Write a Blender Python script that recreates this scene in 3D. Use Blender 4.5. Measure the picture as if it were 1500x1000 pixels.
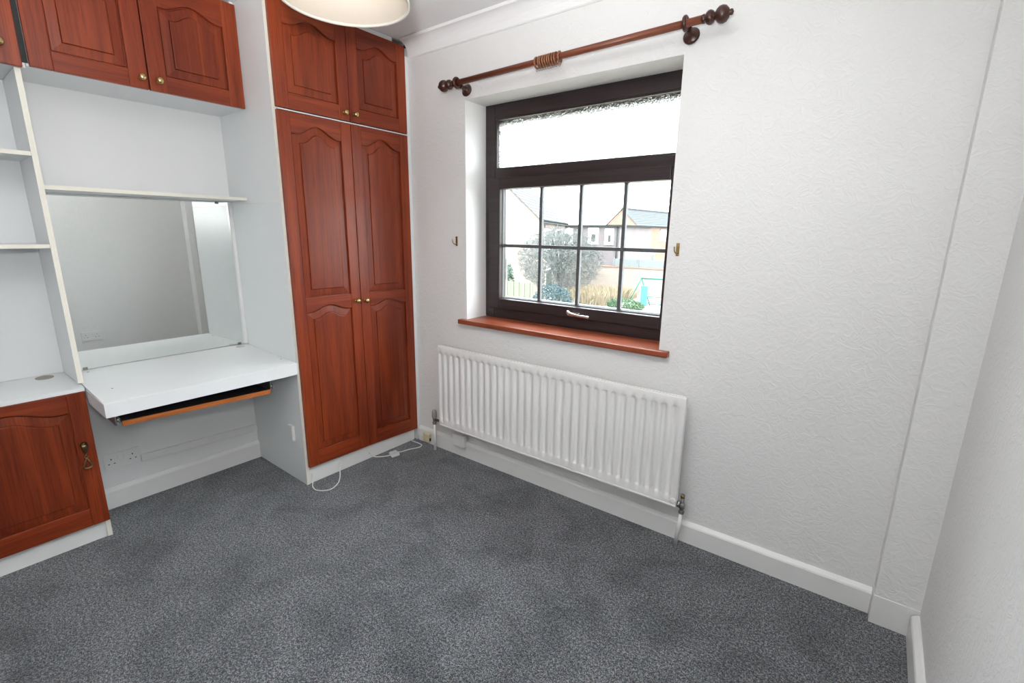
import bpy, bmesh, math, random
from mathutils import Vector, Matrix
random.seed(7)
PI = math.pi
for o in list(bpy.data.objects):
    bpy.data.objects.remove(o)
COL = bpy.context.scene.collection
SC = bpy.context.scene

# ------------------------------------------------------------------ camera, world, lights, exposure
A = 0.01783                       # the window wall is not quite square to the fitted cupboards
cam_d = bpy.data.cameras.new('camera')
cam_d.sensor_width = 36; cam_d.sensor_fit = 'HORIZONTAL'
cam_d.lens = 689.388 / 1500 * 36
cam_d.clip_start = 0.02; cam_d.clip_end = 400
cam = bpy.data.objects.new('camera', cam_d); COL.objects.link(cam)
CP = Vector((2.83049, -1.93571, 1.35))
_r = Vector((0.78999152, 0.61299172, 0.01243158))
_d = Vector((0.1479444, -0.17090774, -0.97411653))
_f = Vector((-0.59500071, 0.77138298, -0.22570434))
M = Matrix((( _r.x, -_d.x, -_f.x), (_r.y, -_d.y, -_f.y), (_r.z, -_d.z, -_f.z))).to_4x4()
M.translation = CP
cam.matrix_world = M
SC.camera = cam

SC.view_settings.view_transform = 'Standard'
SC.view_settings.look = 'None'
SC.view_settings.gamma = 1
SC.view_settings.use_curve_mapping = False
SC.view_settings.exposure = 0.0

W = bpy.data.worlds.new('overcast_sky'); SC.world = W; W.use_nodes = True
_nt = W.node_tree; _bg = _nt.nodes['Background']
_bg.inputs['Color'].default_value = (0.93, 0.97, 1.0, 1)
SKY = 9.0                         # overcast sky: three times as bright overhead as at the horizon
_g = _nt.nodes.new('ShaderNodeNewGeometry'); _sp = _nt.nodes.new('ShaderNodeSeparateXYZ')
_nt.links.new(_g.outputs['Normal'], _sp.inputs[0])
_ab = _nt.nodes.new('ShaderNodeMath'); _ab.operation = 'ABSOLUTE'; _nt.links.new(_sp.outputs[2], _ab.inputs[0])
_ma = _nt.nodes.new('ShaderNodeMath'); _ma.operation = 'MULTIPLY_ADD'; _ma.inputs[1].default_value = 2 * SKY; _ma.inputs[2].default_value = SKY
_nt.links.new(_ab.outputs[0], _ma.inputs[0]); _nt.links.new(_ma.outputs[0], _bg.inputs['Strength'])

def lamp(name, kind, loc, target, energy, color=(1, 1, 1), **kw):
    d = bpy.data.lights.new(name, kind); d.energy = energy; d.color = color
    for k, v in kw.items(): setattr(d, k, v)
    o = bpy.data.objects.new(name, d); COL.objects.link(o)
    o.location = loc
    o.rotation_euler = (Vector(target) - Vector(loc)).to_track_quat('-Z', 'Y').to_euler()
    return o
# the photographer's flash: a weak direct part and the part that bounces off the ceiling
FL = CP - _d * 0.17 - _r * 0.05
lamp('camera_flash', 'SPOT', FL, FL + _f - _r * 0.22 + Vector((0, 0, 0.60)), 62, (1, 1, 0.995), spot_size=math.radians(135), spot_blend=1.0, shadow_soft_size=0.03)
lamp('flash_bounce', 'SPOT', FL + Vector((-0.02, -0.02, 0.03)), FL + Vector((-0.45, 0.22, 1.0)), 268, (0.985, 0.997, 1.0), spot_size=math.radians(125), spot_blend=0.9, shadow_soft_size=0.05)

# ------------------------------------------------------------------ materials
MATS = {}
def S(c):
    return tuple(((x / 255) / 12.92 if x / 255 <= .04045 else ((x / 255 + .055) / 1.055) ** 2.4) for x in c)
class NT:
    def __init__(s, name):
        s.m = bpy.data.materials.new(name); s.m.use_nodes = True
        s.t = s.m.node_tree; s.b = s.t.nodes['Principled BSDF']; s.out = s.t.nodes['Material Output']
        MATS[name] = s.m
    def n(s, typ, **kw):
        x = s.t.nodes.new(typ)
        for k, v in kw.items(): setattr(x, k, v)
        return x
    def l(s, a, b): s.t.links.new(a, b)
    def coords(s, scale=(1, 1, 1), loc=(0, 0, 0), kind='Object', rot=(0, 0, 0)):
        c = s.n('ShaderNodeTexCoord'); mp = s.n('ShaderNodeMapping')
        mp.inputs['Scale'].default_value = scale; mp.inputs['Location'].default_value = loc; mp.inputs['Rotation'].default_value = rot
        s.l(c.outputs[kind], mp.inputs['Vector']); return mp.outputs['Vector']
    def noise(s, vec, scale, detail=2, rough=.5, dist=0.0):
        x = s.n('ShaderNodeTexNoise'); x.inputs['Scale'].default_value = scale; x.inputs['Detail'].default_value = detail
        x.inputs['Roughness'].default_value = rough; x.inputs['Distortion'].default_value = dist
        if vec is not None: s.l(vec, x.inputs['Vector'])
        return x.outputs['Fac']
    def ramp(s, fac, stops):
        x = s.n('ShaderNodeValToRGB'); e = x.color_ramp.elements
        while len(e) < len(stops): e.new(.5)
        for i, (p, c) in enumerate(stops):
            e[i].position = p; e[i].color = (c[0], c[1], c[2], 1)
        s.l(fac, x.inputs['Fac']); return x.outputs['Color']
    def math(s, op, a, b=None, clamp=False):
        x = s.n('ShaderNodeMath', operation=op, use_clamp=clamp)
        for i, v in enumerate((a, b)):
            if v is None: continue
            if isinstance(v, (int, float)): x.inputs[i].default_value = v
            else: s.l(v, x.inputs[i])
        return x.outputs[0]
    def mix(s, fac, a, b, mode='MIX'):
        x = s.n('ShaderNodeMixRGB', blend_type=mode)
        for k, v in (('Fac', fac), ('Color1', a), ('Color2', b)):
            if isinstance(v, (int, float)): x.inputs[k].default_value = v
            elif isinstance(v, tuple): x.inputs[k].default_value = (v[0], v[1], v[2], 1)
            else: s.l(v, x.inputs[k])
        return x.outputs['Color']
    def bump(s, h, strength=.5, dist=.002, nrm=None):
        x = s.n('ShaderNodeBump'); x.inputs['Strength'].default_value = strength; x.inputs['Distance'].default_value = dist
        s.l(h, x.inputs['Height'])
        if nrm is not None: s.l(nrm, x.inputs['Normal'])
        s.l(x.outputs['Normal'], s.b.inputs['Normal']); return x.outputs['Normal']
    def set(s, **kw):
        for k, v in kw.items():
            k = k.replace('_', ' ')
            i = s.b.inputs[k]
            if isinstance(v, tuple) and len(v) == 3: v = (*v, 1)
            i.default_value = v
def plain(name, color, rough=.5, metal=0.0, nscale=30, var=.05, bump=0.0, **kw):
    t = NT(name); v = t.coords()
    f = t.noise(v, nscale, 3)
    c = t.mix(f, tuple(x * (1 - var) for x in color), tuple(min(1, x * (1 + var)) for x in color))
    t.l(c, t.b.inputs['Base Color']); t.set(Roughness=rough, Metallic=metal, **kw)
    if bump: t.bump(f, bump, .001)
    return t.m

def wallpaper(name, color, strength):
    t = NT(name); v = t.coords()
    n1 = t.noise(v, 21, 3, .5, 1.6)
    r1 = t.math('ABSOLUTE', t.math('SUBTRACT', n1, .5))
    r1 = t.math('SUBTRACT', 1.0, t.math('MULTIPLY', r1, 9), True)
    n2 = t.noise(v, 44, 2, .5, .8)
    h = t.math('ADD', t.math('MULTIPLY', r1, .6), t.math('MULTIPLY', n2, .8))
    t.bump(h, strength, .0028)
    big = t.noise(v, 1.7, 2)
    c = t.mix(big, tuple(x * .985 for x in color), color)
    t.l(c, t.b.inputs['Base Color']); t.set(Roughness=.62)
    t.b.inputs['Specular IOR Level'].default_value = .3
wallpaper('embossed_wallpaper', (.80, .797, .79), .40)
plain('smooth_wall_paint', (.80, .80, .80), .55, nscale=4, var=.015)
plain('ceiling_paint', (.86, .86, .86), .8, nscale=8, var=.02, bump=.1)
plain('gloss_white_paint', (.80, .80, .79), .28, nscale=14, var=.02)
plain('reveal_gloss_paint', (.86, .86, .86), .40, nscale=10, var=.01, Coat_Weight=1.0, Coat_Roughness=.33)
plain('end_panel_gloss', (.79, .81, .815), .36, nscale=6, var=.015, Specular_IOR_Level=.28)
plain('white_melamine', (.79, .805, .81), .33, nscale=6, var=.015)
plain('slate_lintel', (.11, .14, .17), .8, nscale=30, var=.2)
plain('cream_edge_strip', (.80, .77, .68), .45, nscale=30, var=.03)
plain('radiator_enamel', (.83, .82, .815), .3, nscale=5, var=.01)
plain('white_plastic', (.80, .80, .79), .35, nscale=20, var=.02)
plain('clear_grey_plastic', (.60, .62, .60), .35, nscale=20, var=.04)
plain('aged_cream_plastic', (.70, .62, .40), .5, nscale=20, var=.06)
plain('grey_plastic_cap', (.30, .29, .29), .45, nscale=20, var=.05)
plain('dark_hole', (.015, .015, .015), .6)
plain('black_board', (.012, .011, .011), .55, nscale=80, var=.3)
plain('brass', (.50, .37, .17), .25, 1.0, nscale=60, var=.12)
plain('antique_brass', (.30, .23, .12), .3, 1.0, nscale=90, var=.4)
plain('chrome', (.75, .74, .72), .2, 1.0, nscale=60, var=.08)
plain('tarnished_metal', (.26, .25, .23), .5, .7, nscale=120, var=.5, bump=.4)
plain('runner_steel', (.30, .31, .32), .4, .9, nscale=60, var=.2)
plain('dark_brown_wood_turned', (.050, .016, .010), .3, nscale=50, var=.3)
plain('bronze_ring', (.30, .13, .07), .4, .55, nscale=60, var=.2)
plain('sand_port', (.34, .31, .26), .6, nscale=60, var=.1)
plain('shade_fabric', (.60, .52, .44), .8, nscale=160, var=.03)
plain('shade_rim', (.68, .64, .57), .7, nscale=60, var=.02)
plain('frosted_bulb', (.85, .84, .80), .3, nscale=10, var=.01)
plain('caulk_dark', (.02, .02, .022), .8, nscale=60, var=.4, bump=.5)

def wood(name, axis, dark, light, rough=.34, scale=1.0, coat=.06):
    t = NT(name)
    sc = {'z': (34, 34, 1.1), 'y': (34, 1.1, 34), 'x': (1.1, 34, 34)}[axis]
    v = t.coords(tuple(q * scale for q in sc))
    f1 = t.noise(v, 1.0, 4, .6, .35)
    v2 = t.coords(tuple(q * scale * 6 for q in sc)); f2 = t.noise(v2, 1.0, 3, .6)
    v3 = t.coords((2.2, 2.2, 1.4)); f3 = t.noise(v3, 1.0, 2)
    f = t.math('ADD', t.math('MULTIPLY', f1, .62), t.math('MULTIPLY', f3, .38))
    c = t.ramp(f, [(.36, dark), (.64, light)])
    p = t.ramp(f2, [(.34, (.60, .55, .52)), (.52, (1, 1, 1))])
    c = t.mix(.75, c, p, 'MULTIPLY')
    t.l(c, t.b.inputs['Base Color'])
    t.set(Roughness=rough, Coat_Weight=coat, Coat_Roughness=.28)
    t.b.inputs['Specular IOR Level'].default_value = .36
    t.bump(f2, .12, .0008)
MD, ML = (.150, .0185, .0054), (.305, .0505, .0125)
wood('mahogany_upright', 'z', MD, ML)
wood('mahogany_rail', 'y', MD, ML)
wood('mahogany_panel', 'z', tuple(x * .9 for x in MD), tuple(x * .9 for x in ML), scale=.8)
wood('sill_mahogany', 'x', (.20, .045, .020), (.33, .082, .036), .3)
wood('pole_mahogany', 'x', (.13, .035, .018), (.23, .07, .035), .35)
wood('tray_front_wood', 'y', (.42, .12, .025), (.62, .20, .05), .4)
wood('dark_window_frame', 'x', (.024, .015, .016), (.042, .028, .029), .38, .6)

t = NT('carpet_pile'); v = t.coords()
g = t.noise(v, 260, 2, .7)
g2 = t.noise(v, 120, 2, .7, .4)
b = t.noise(v, 5.0, 4, .6, .5)
f = t.math('ADD', t.math('MULTIPLY', g, .6), t.math('MULTIPLY', g2, .4))
c = t.ramp(f, [(.38, (.010, .011, .0125)), (.49, (.072, .076, .082)), (.60, (.31, .32, .335))])
hn = t.n('ShaderNodeTexNoise'); hn.inputs['Scale'].default_value = 90; hn.inputs['Detail'].default_value = 1; t.l(v, hn.inputs['Vector'])
c = t.mix(.16, c, hn.outputs['Color'], 'OVERLAY')
c = t.mix(1.0, c, t.ramp(b, [(.32, (.66, .68, .70)), (.58, (1.12, 1.12, 1.14))]), 'MULTIPLY')
t.l(c, t.b.inputs['Base Color']); t.set(Roughness=.95, Sheen_Weight=.25)
t.b.inputs['Specular IOR Level'].default_value = .1
t.bump(f, 1.0, .006)

t = NT('mirror_silver'); t.set(Base_Color=(.80, .84, .82), Metallic=1.0, Roughness=.015)
vv = t.coords(); ff = t.noise(vv, 40, 2); t.l(t.ramp(ff, [(.3, (.80, .84, .825)), (.7, (.82, .855, .84))]), t.b.inputs['Base Color'])

def pane_glass(name, patterned):
    t = NT(name); t.t.nodes.remove(t.b)
    tr = t.n('ShaderNodeBsdfTransparent'); tr.inputs['Color'].default_value = (.95, .97, .97, 1)
    gl = t.n('ShaderNodeBsdfGlossy'); gl.inputs['Roughness'].default_value = .02
    lw = t.n('ShaderNodeLayerWeight'); lw.inputs['Blend'].default_value = .5
    fr = t.n('ShaderNodeMath', operation='MULTIPLY_ADD'); fr.inputs[1].default_value = .75; fr.inputs[2].default_value = .04
    t.l(t.math('POWER', lw.outputs['Facing'], 5.0), fr.inputs[0])
    mx = t.n('ShaderNodeMixShader')
    t.l(fr.outputs[0], mx.inputs[0]); t.l(tr.outputs[0], mx.inputs[1]); t.l(gl.outputs[0], mx.inputs[2])
    out = mx.outputs[0]
    if patterned:
        v = t.coords((1, 1, .8)); n1 = t.noise(v, 85, 2, .6, 1.2)
        bp = t.n('ShaderNodeBump'); bp.inputs['Strength'].default_value = 1.0; bp.inputs['Distance'].default_value = .012
        t.l(n1, bp.inputs['Height'])
        rf = t.n('ShaderNodeBsdfRefraction'); rf.inputs['IOR'].default_value = 1.5; rf.inputs['Roughness'].default_value = .0
        rf.inputs['Color'].default_value = (.97, .98, .98, 1)
        t.l(bp.outputs[0], rf.inputs['Normal']); t.l(bp.outputs[0], gl.inputs['Normal'])
        m2 = t.n('ShaderNodeMixShader'); m2.inputs[0].default_value = .85
        t.l(out, m2.inputs[1]); t.l(rf.outputs[0], m2.inputs[2]); out = m2.outputs[0]
    t.l(out, t.out.inputs['Surface'])
pane_glass('clear_glass', False); pane_glass('patterned_glass', True)
plain('spacer_bar', (.75, .78, .80), .5)
plain('lead_bar', (.10, .105, .11), .5, .2, nscale=80, var=.3)

def brickm(name, c1, c2, mortar, scale=4.5):
    t = NT(name); v = t.coords()
    # bricks in the plane of the wall: u = x+y, v = z
    sp = t.n('ShaderNodeSeparateXYZ'); t.l(v, sp.inputs[0]); cb = t.n('ShaderNodeCombineXYZ')
    t.l(t.math('ADD', sp.outputs[0], sp.outputs[1]), cb.inputs[0]); t.l(sp.outputs[2], cb.inputs[1])
    x = t.n('ShaderNodeTexBrick'); t.l(cb.outputs[0], x.inputs['Vector'])
    x.inputs['Color1'].default_value = (*c1, 1); x.inputs['Color2'].default_value = (*c2, 1); x.inputs['Mortar'].default_value = (*mortar, 1)
    x.inputs['Scale'].default_value = 1.0; x.inputs['Brick Width'].default_value = .225; x.inputs['Row Height'].default_value = .075
    x.inputs['Mortar Size'].default_value = .008
    n = t.noise(v, 1.2, 3)
    t.l(t.mix(.35, x.outputs['Color'], t.ramp(n, [(.3, (.7, .7, .7)), (.7, (1.2, 1.2, 1.2))]), 'MULTIPLY'), t.b.inputs['Base Color'])
    t.set(Roughness=.9, Specular_IOR_Level=0.0)
brickm('orange_brick', (.165, .098, .074), (.19, .112, .085), (.2, .17, .15))
brickm('pink_grey_brick', (.13, .112, .115), (.15, .13, .132), (.16, .15, .15))
brickm('cream_brick', (.17, .14, .122), (.20, .165, .142), (.26, .24, .22))
plain('roof_tile_grey', (0.085, 0.088, 0.09), .8, nscale=20, var=.25, Specular_IOR_Level=0.0)
plain('roof_tile_pale', (0.062, 0.067, 0.07), .8, nscale=20, var=.2, Specular_IOR_Level=0.0)
plain('pvc_white', (.8, .8, .8), .4, Specular_IOR_Level=0.0)
plain('dark_glass', (0.05, 0.06, 0.055), .15)
plain('gutter_black', (0.03, 0.035, 0.035), .5, Specular_IOR_Level=0.0)
plain('tile_hung_grey', (0.1, 0.1, 0.11), .8, nscale=16, var=.2, Specular_IOR_Level=0.0)
plain('bare_twig', (0.085, 0.092, 0.088), .9, nscale=3, var=.25, Specular_IOR_Level=0.0)
plain('dark_shrub', (0.035, 0.055, 0.06), .9, nscale=3, var=.4, Specular_IOR_Level=0.0)
plain('evergreen_leaf', (0.055, 0.095, 0.075), .9, nscale=5, var=.4, Specular_IOR_Level=0.0)
plain('hedge_leaf', (0.05, 0.085, 0.05), .9, nscale=5, var=.4, Specular_IOR_Level=0.0)
plain('dry_grass', (0.18, 0.15, 0.105), .9, nscale=2, var=.3, Specular_IOR_Level=0.0)
plain('pale_blade', (0.28, 0.26, 0.2), .8, nscale=2, var=.2, Specular_IOR_Level=0.0)
plain('lawn', (0.2, 0.195, 0.165), .95, nscale=.5, var=.25, Specular_IOR_Level=0.0)
plain('teal_paint', (0.015, 0.10, 0.08), .5, Specular_IOR_Level=0.0)
plain('blue_slide_plastic', (0.06, 0.17, 0.2), .4, Specular_IOR_Level=0.0)
plain('fence_timber', (0.12, 0.13, 0.1), .9, nscale=6, var=.2, Specular_IOR_Level=0.0)
plain('fence_grey', (0.13, 0.145, 0.145), .9, nscale=6, var=.2, Specular_IOR_Level=0.0)
plain('brown_bark', (0.07, 0.055, 0.05), .9, nscale=8, var=.3, Specular_IOR_Level=0.0)

# ------------------------------------------------------------------ mesh helpers
def new_bm(): return bmesh.new()
def ABOX(bm, x0, x1, y0, y1, z0, z1, mi=0):
    vs = [bm.verts.new(p) for p in ((x0, y0, z0), (x1, y0, z0), (x1, y1, z0), (x0, y1, z0), (x0, y0, z1), (x1, y0, z1), (x1, y1, z1), (x0, y1, z1))]
    for f in ((3, 2, 1, 0), (4, 5, 6, 7), (0, 1, 5, 4), (1, 2, 6, 5), (2, 3, 7, 6), (3, 0, 4, 7)):
        fc = bm.faces.new([vs[i] for i in f]); fc.material_index = mi
    return bm
def box(x0, x1, y0, y1, z0, z1): return ABOX(new_bm(), x0, x1, y0, y1, z0, z1)
def hexa(bm, pts, mi=0):
    vs = [bm.verts.new(p) for p in pts]
    for f in ((3, 2, 1, 0), (4, 5, 6, 7), (0, 1, 5, 4), (1, 2, 6, 5), (2, 3, 7, 6), (3, 0, 4, 7)):
        bm.faces.new([vs[i] for i in f]).material_index = mi
    return bm
def frame_of(d):
    d = d.normalized(); u = d.orthogonal().normalized(); return u, d.cross(u)
def catmull(P, n):
    P = [Vector(p) for p in P]; out = []
    Q = [P[0] * 2 - P[1]] + P + [P[-1] * 2 - P[-2]]
    for i in range(1, len(Q) - 2):
        for k in range(n):
            t = k / n
            out.append(.5 * ((2 * Q[i]) + (-Q[i - 1] + Q[i + 1]) * t + (2 * Q[i - 1] - 5 * Q[i] + 4 * Q[i + 1] - Q[i + 2]) * t * t + (-Q[i - 1] + 3 * Q[i] - 3 * Q[i + 1] + Q[i + 2]) * t ** 3))
    out.append(P[-1]); return out
def tube(bm, pts, r, seg=8, caps=True, closed=False):
    pts = [Vector(p) for p in pts]; n = len(pts); rings = []
    u = None
    for i, p in enumerate(pts):
        if closed: d = pts[(i + 1) % n] - pts[i - 1]
        else: d = pts[min(i + 1, n - 1)] - pts[max(i - 1, 0)]
        d.normalize()
        if u is None: u, w = frame_of(d)
        else:
            u = (u - d * u.dot(d)).normalized(); w = d.cross(u)
        rr = r[i] if isinstance(r, (list, tuple)) else r
        rings.append([bm.verts.new(p + (u * math.cos(2 * PI * k / seg) + w * math.sin(2 * PI * k / seg)) * rr) for k in range(seg)])
    for i in range(n if closed else n - 1):
        a, b = rings[i], rings[(i + 1) % n]
        for k in range(seg):
            f = bm.faces.new((a[k], a[(k + 1) % seg], b[(k + 1) % seg], b[k])); f.smooth = True
    if caps and not closed:
        bm.faces.new(rings[0][::-1]); bm.faces.new(rings[-1])
    return bm
def lathe(bm, prof, origin, axis, seg=20):
    """prof: list of (distance along axis, radius)"""
    o = Vector(origin); d = Vector(axis).normalized(); u, w = frame_of(d); rings = []
    for (h, r) in prof:
        if r < 1e-6: rings.append([bm.verts.new(o + d * h)])
        else: rings.append([bm.verts.new(o + d * h + (u * math.cos(2 * PI * k / seg) + w * math.sin(2 * PI * k / seg)) * r) for k in range(seg)])
    for a, b in zip(rings, rings[1:]):
        for k in range(seg):
            k2 = (k + 1) % seg
            if len(a) == 1 and len(b) == 1: continue
            if len(a) == 1: f = bm.faces.new((a[0], b[k2], b[k]))
            elif len(b) == 1: f = bm.faces.new((a[k], a[k2], b[0]))
            else: f = bm.faces.new((a[k], a[k2], b[k2], b[k]))
            f.smooth = True
    if len(rings[0]) > 1: bm.faces.new(rings[0][::-1])
    if len(rings[-1]) > 1: bm.faces.new(rings[-1])
    return bm
def torus(bm, c, axis, R, r, seg=20, sub=8):
    c = Vector(c); u, w = frame_of(Vector(axis))
    return tube(bm, [c + (u * math.cos(2 * PI * k / seg) + w * math.sin(2 * PI * k / seg)) * R for k in range(seg)], r, sub, closed=True)
def prism(bm, poly, axis, a, b, mi=0):
    """poly: 2-D points in the plane normal to axis; extruded from a to b"""
    def P(p, t):
        return {'x': (t, p[0], p[1]), 'y': (p[0], t, p[1]), 'z': (p[0], p[1], t)}[axis]
    A_ = [bm.verts.new(P(p, a)) for p in poly]; B_ = [bm.verts.new(P(p, b)) for p in poly]
    n = len(poly)
    for i in range(n):
        bm.faces.new((A_[i], A_[(i + 1) % n], B_[(i + 1) % n], B_[i])).material_index = mi
    bm.faces.new(A_[::-1]).material_index = mi; bm.faces.new(B_).material_index = mi
    return bm

ORG = {}
RZ = Matrix.Rotation(A, 4, 'Z')
def set_props(o, label=None, cat=None, group=None, kind=None):
    if label: o['label'] = label
    if cat: o['category'] = cat
    if group: o['group'] = group
    if kind: o['kind'] = kind
def top_matrix(o, loc, wall):
    o.matrix_world = (RZ @ Matrix.Translation(loc)) if wall else Matrix.Translation(loc)
def thing(name, label, cat, loc=(0, 0, 0), group=None, wall=False):
    o = bpy.data.objects.new(name, None); COL.objects.link(o); o.empty_display_size = .05
    top_matrix(o, Vector(loc), wall); ORG[o.name] = Vector(loc)
    set_props(o, label, cat, group); return o
def obj(name, bm, mats, parent=None, bevel=0, label=None, cat=None, group=None, kind=None, loc=(0, 0, 0), wall=False, smooth=False, segs=2, fix=True):
    """vertices are given in the frame of the top-level object"""
    if fix: bmesh.ops.recalc_face_normals(bm, faces=bm.faces)
    org = ORG[parent.name] if parent else Vector(loc)
    bmesh.ops.translate(bm, verts=bm.verts, vec=-org)
    me = bpy.data.meshes.new(name); bm.to_mesh(me); bm.free()
    if isinstance(mats, str): mats = [mats]
    for m in mats: me.materials.append(MATS[m])
    if smooth:
        for p in me.polygons: p.use_smooth = True
    o = bpy.data.objects.new(name, me); COL.objects.link(o)
    if parent: o.parent = parent
    else: top_matrix(o, org, wall)
    ORG[o.name] = org
    if bevel:
        md = o.modifiers.new('bevel', 'BEVEL'); md.width = bevel; md.segments = segs; md.limit_method = 'ANGLE'; md.angle_limit = math.radians(40)
        md.harden_normals = False
    set_props(o, label, cat, group, kind)
    return o
def struct(name, bm, mats, wall=False, **kw):
    return obj(name, bm, mats, None, kind='structure', wall=wall, **kw)
def copy_tree(o, parent=None):
    c = o.copy(); COL.objects.link(c)
    if parent: c.parent = parent
    for ch in list(o.children): copy_tree(ch, c)
    return c

# ------------------------------------------------------------------ room shell
CZ, RX, BY = 2.372, 3.112, -3.05           # ceiling height, right wall, back wall
OX0, OX1, OZ0, OZ1, WT = .995, 2.120, .834, 2.019, .30
struct('floor', box(-.15, RX + .15, BY - .15, .06, -.12, 0), 'carpet_pile', label='dark grey flecked carpet covering the floor')
struct('ceiling', box(-.15, RX + .15, BY - .15, .40, CZ, CZ + .12), 'ceiling_paint', label='plain white painted ceiling')
bm = new_bm()
for (x0, x1, z0, z1) in ((-.15, OX0, 0, CZ), (OX1, RX + .2, 0, CZ), (OX0, OX1, 0, OZ0), (OX0, OX1, OZ1, CZ)):
    ABOX(bm, x0, x1, 0, WT, z0, z1)
bm.normal_update()
for f_ in bm.faces:
    c_ = f_.calc_center_median()
    if abs(f_.normal.x) > .5 and (abs(c_.x - OX0) < 1e-4 or abs(c_.x - OX1) < 1e-4): f_.material_index = 1
struct('wall_window', bm, ['embossed_wallpaper', 'reveal_gloss_paint'], wall=True, label='embossed white papered wall with the window opening')
struct('wall_right', box(RX, RX + .15, BY, -.001, 0, CZ), 'embossed_wallpaper', label='embossed white papered wall at the right edge')
struct('wall_left', box(-.15, 0, BY, -.001, 0, CZ), 'smooth_wall_paint', label='smooth white wall behind the fitted cupboards')
struct('wall_back', box(-.15, RX + .15, BY - .15, BY, 0, CZ), 'embossed_wallpaper', label='white papered wall behind the camera')
# boxed pier in the far right corner
PX, PY = 2.985, -.062
struct('wall_pier', box(PX, RX + .03, PY, -.0005, .112, CZ - .001), 'embossed_wallpaper', wall=True, label='narrow papered pier boxed out in the right corner')
struct('baseboard_pier', box(PX - .002, RX + .03, PY - .003, -.0005, 0.0005, .112), 'gloss_white_paint', wall=True, bevel=.001, label='plain painted foot of the corner pier')
def skirt_prof(t=.018, h=.104):
    return [(0, 0), (0, h), (-.006, h), (-t + .003, h - .010), (-t, h - .016), (-t, 0)]
bm = prism(new_bm(), skirt_prof(.02, .098), 'x', .5745, PX - .003)
struct('baseboard_window', bm, 'gloss_white_paint', wall=True, label='white painted skirting board under the radiator')
bm = prism(new_bm(), [(RX + a, b) for a, b in skirt_prof(.022, .098)], 'y', BY, -.0135)
struct('baseboard_right', bm, 'gloss_white_paint', label='white painted skirting board of the right wall')
bm = prism(new_bm(), [(-a, b) for a, b in skirt_prof(.018, .104)], 'y', -1.548, -.7795)
struct('baseboard_left', bm, 'gloss_white_paint', label='white painted skirting board in the knee space under the desk')
# outer brick lintel hanging over the top pane
struct('trim_4', box(OX0 - .05, OX1 + .05, .243, WT + .012, 1.929, 2.06), 'slate_lintel', wall=True, label='dark outer lintel seen through the top of the patterned pane')
# coving
def cove(s):
    pts = [(0, 2.287), (s * .006, 2.287)]
    for k in range(9):
        a = k / 8 * PI / 2
        pts.append((s * (.010 + .050 * (1 - math.cos(a)) ), 2.292 + .066 * math.sin(a)))
    pts += [(s * .064, 2.358), (s * .066, 2.3635), (s * .066, CZ), (0, CZ)]
    return pts
struct('trim_1', prism(new_bm(), [(p, q - .0005) for p, q in cove(-1)], 'x', .58, PX - .002), 'ceiling_paint', wall=True, label='plaster coving above the window')
struct('trim_2', prism(new_bm(), [(RX + p, q - .0005) for p, q in cove(-1)], 'y', BY + .001, -.0135), 'ceiling_paint', label='plaster coving on the right wall')
struct('trim_3', prism(new_bm(), [(BY - p, q - .0005) for p, q in cove(-1)], 'x', .3, RX - .07), 'ceiling_paint', label='plaster coving behind the camera')

# ------------------------------------------------------------------ window
FY = .166
win = thing('window_1', None, None, (1.55, FY, .86), wall=True); win['kind'] = 'structure'
win['label'] = 'dark brown framed window with a patterned top pane and a barred lower casement'
fr = new_bm()
ABOX(fr, .9955, 1.064, FY, .24, .862, 2.0185)            # left stile
ABOX(fr, 2.104, 2.1195, FY, .24, .862, 2.0185)
ABOX(fr, 1.064, 2.104, FY, .24, 1.947, 2.0185)           # head
ABOX(fr, 1.064, 2.104, FY, .24, 1.618, 1.690)            # transom
ABOX(fr, 1.064, 2.104, FY, .24, .862, .930)              # bottom rail
ABOX(fr, .9955, 2.1195, FY + .001, .24, .8345, .862)
obj('frame', fr, 'dark_window_frame', win, bevel=.004)
# beads round the top light
bd = new_bm()
ABOX(bd, 1.0645, 1.071, FY + .006, .19, 1.690, 1.947); ABOX(bd, 2.0975, 2.1035, FY + .006, .19, 1.690, 1.947)
ABOX(bd, 1.071, 2.0975, FY + .006, .19, 1.941, 1.947); ABOX(bd, 1.071, 2.0975, FY + .006, .19, 1.690, 1.696)
obj('glazing_bead', bd, 'dark_window_frame', win)
obj('top_pane', box(1.066, 2.102, .196, .202, 1.692, 1.945), 'patterned_glass', win, label='patterned obscured glass pane')
obj('caulk_line', box(1.0, 2.11, FY - .003, FY + .004, 2.0125, 2.0188), 'caulk_dark', win)
# sash
SY = .146
sh = new_bm()
ABOX(sh, 1.034, 1.112, SY, .21, .916, 1.640)
ABOX(sh, 2.058, 2.112, SY, .21, .916, 1.640)
ABOX(sh, 1.112, 2.058, SY, .21, 1.582, 1.640)
ABOX(sh, 1.112, 2.058, SY, .21, .916, .976)
sash = obj('sash', sh, 'dark_window_frame', win, bevel=.005, label='opening lower casement')
bb = new_bm()
ABOX(bb, 1.1125, 1.114, .176, .19, .976, 1.582); ABOX(bb, 1.118, 2.0575, .176, .19, .976, .981)
obj('bead', bb, 'lead_bar', sash)
obj('pane', box(1.113, 2.057, .186, .190, .977, 1.581), 'clear_glass', sash)
sp = new_bm()
ABOX(sp, 1.1290, 1.1325, .191, .196, .978, 1.580); ABOX(sp, 1.132, 2.056, .191, .203, .978, .987)
obj('spacer_bar', sp, 'spacer_bar', sash, label='pale spacer showing inside the double glazing')
for x in (1.3665, 1.603, 1.8395):
    obj('glazing_bar', box(x - .0085, x + .0085, .178, .196, .9765, 1.5815), 'lead_bar', sash)
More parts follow.
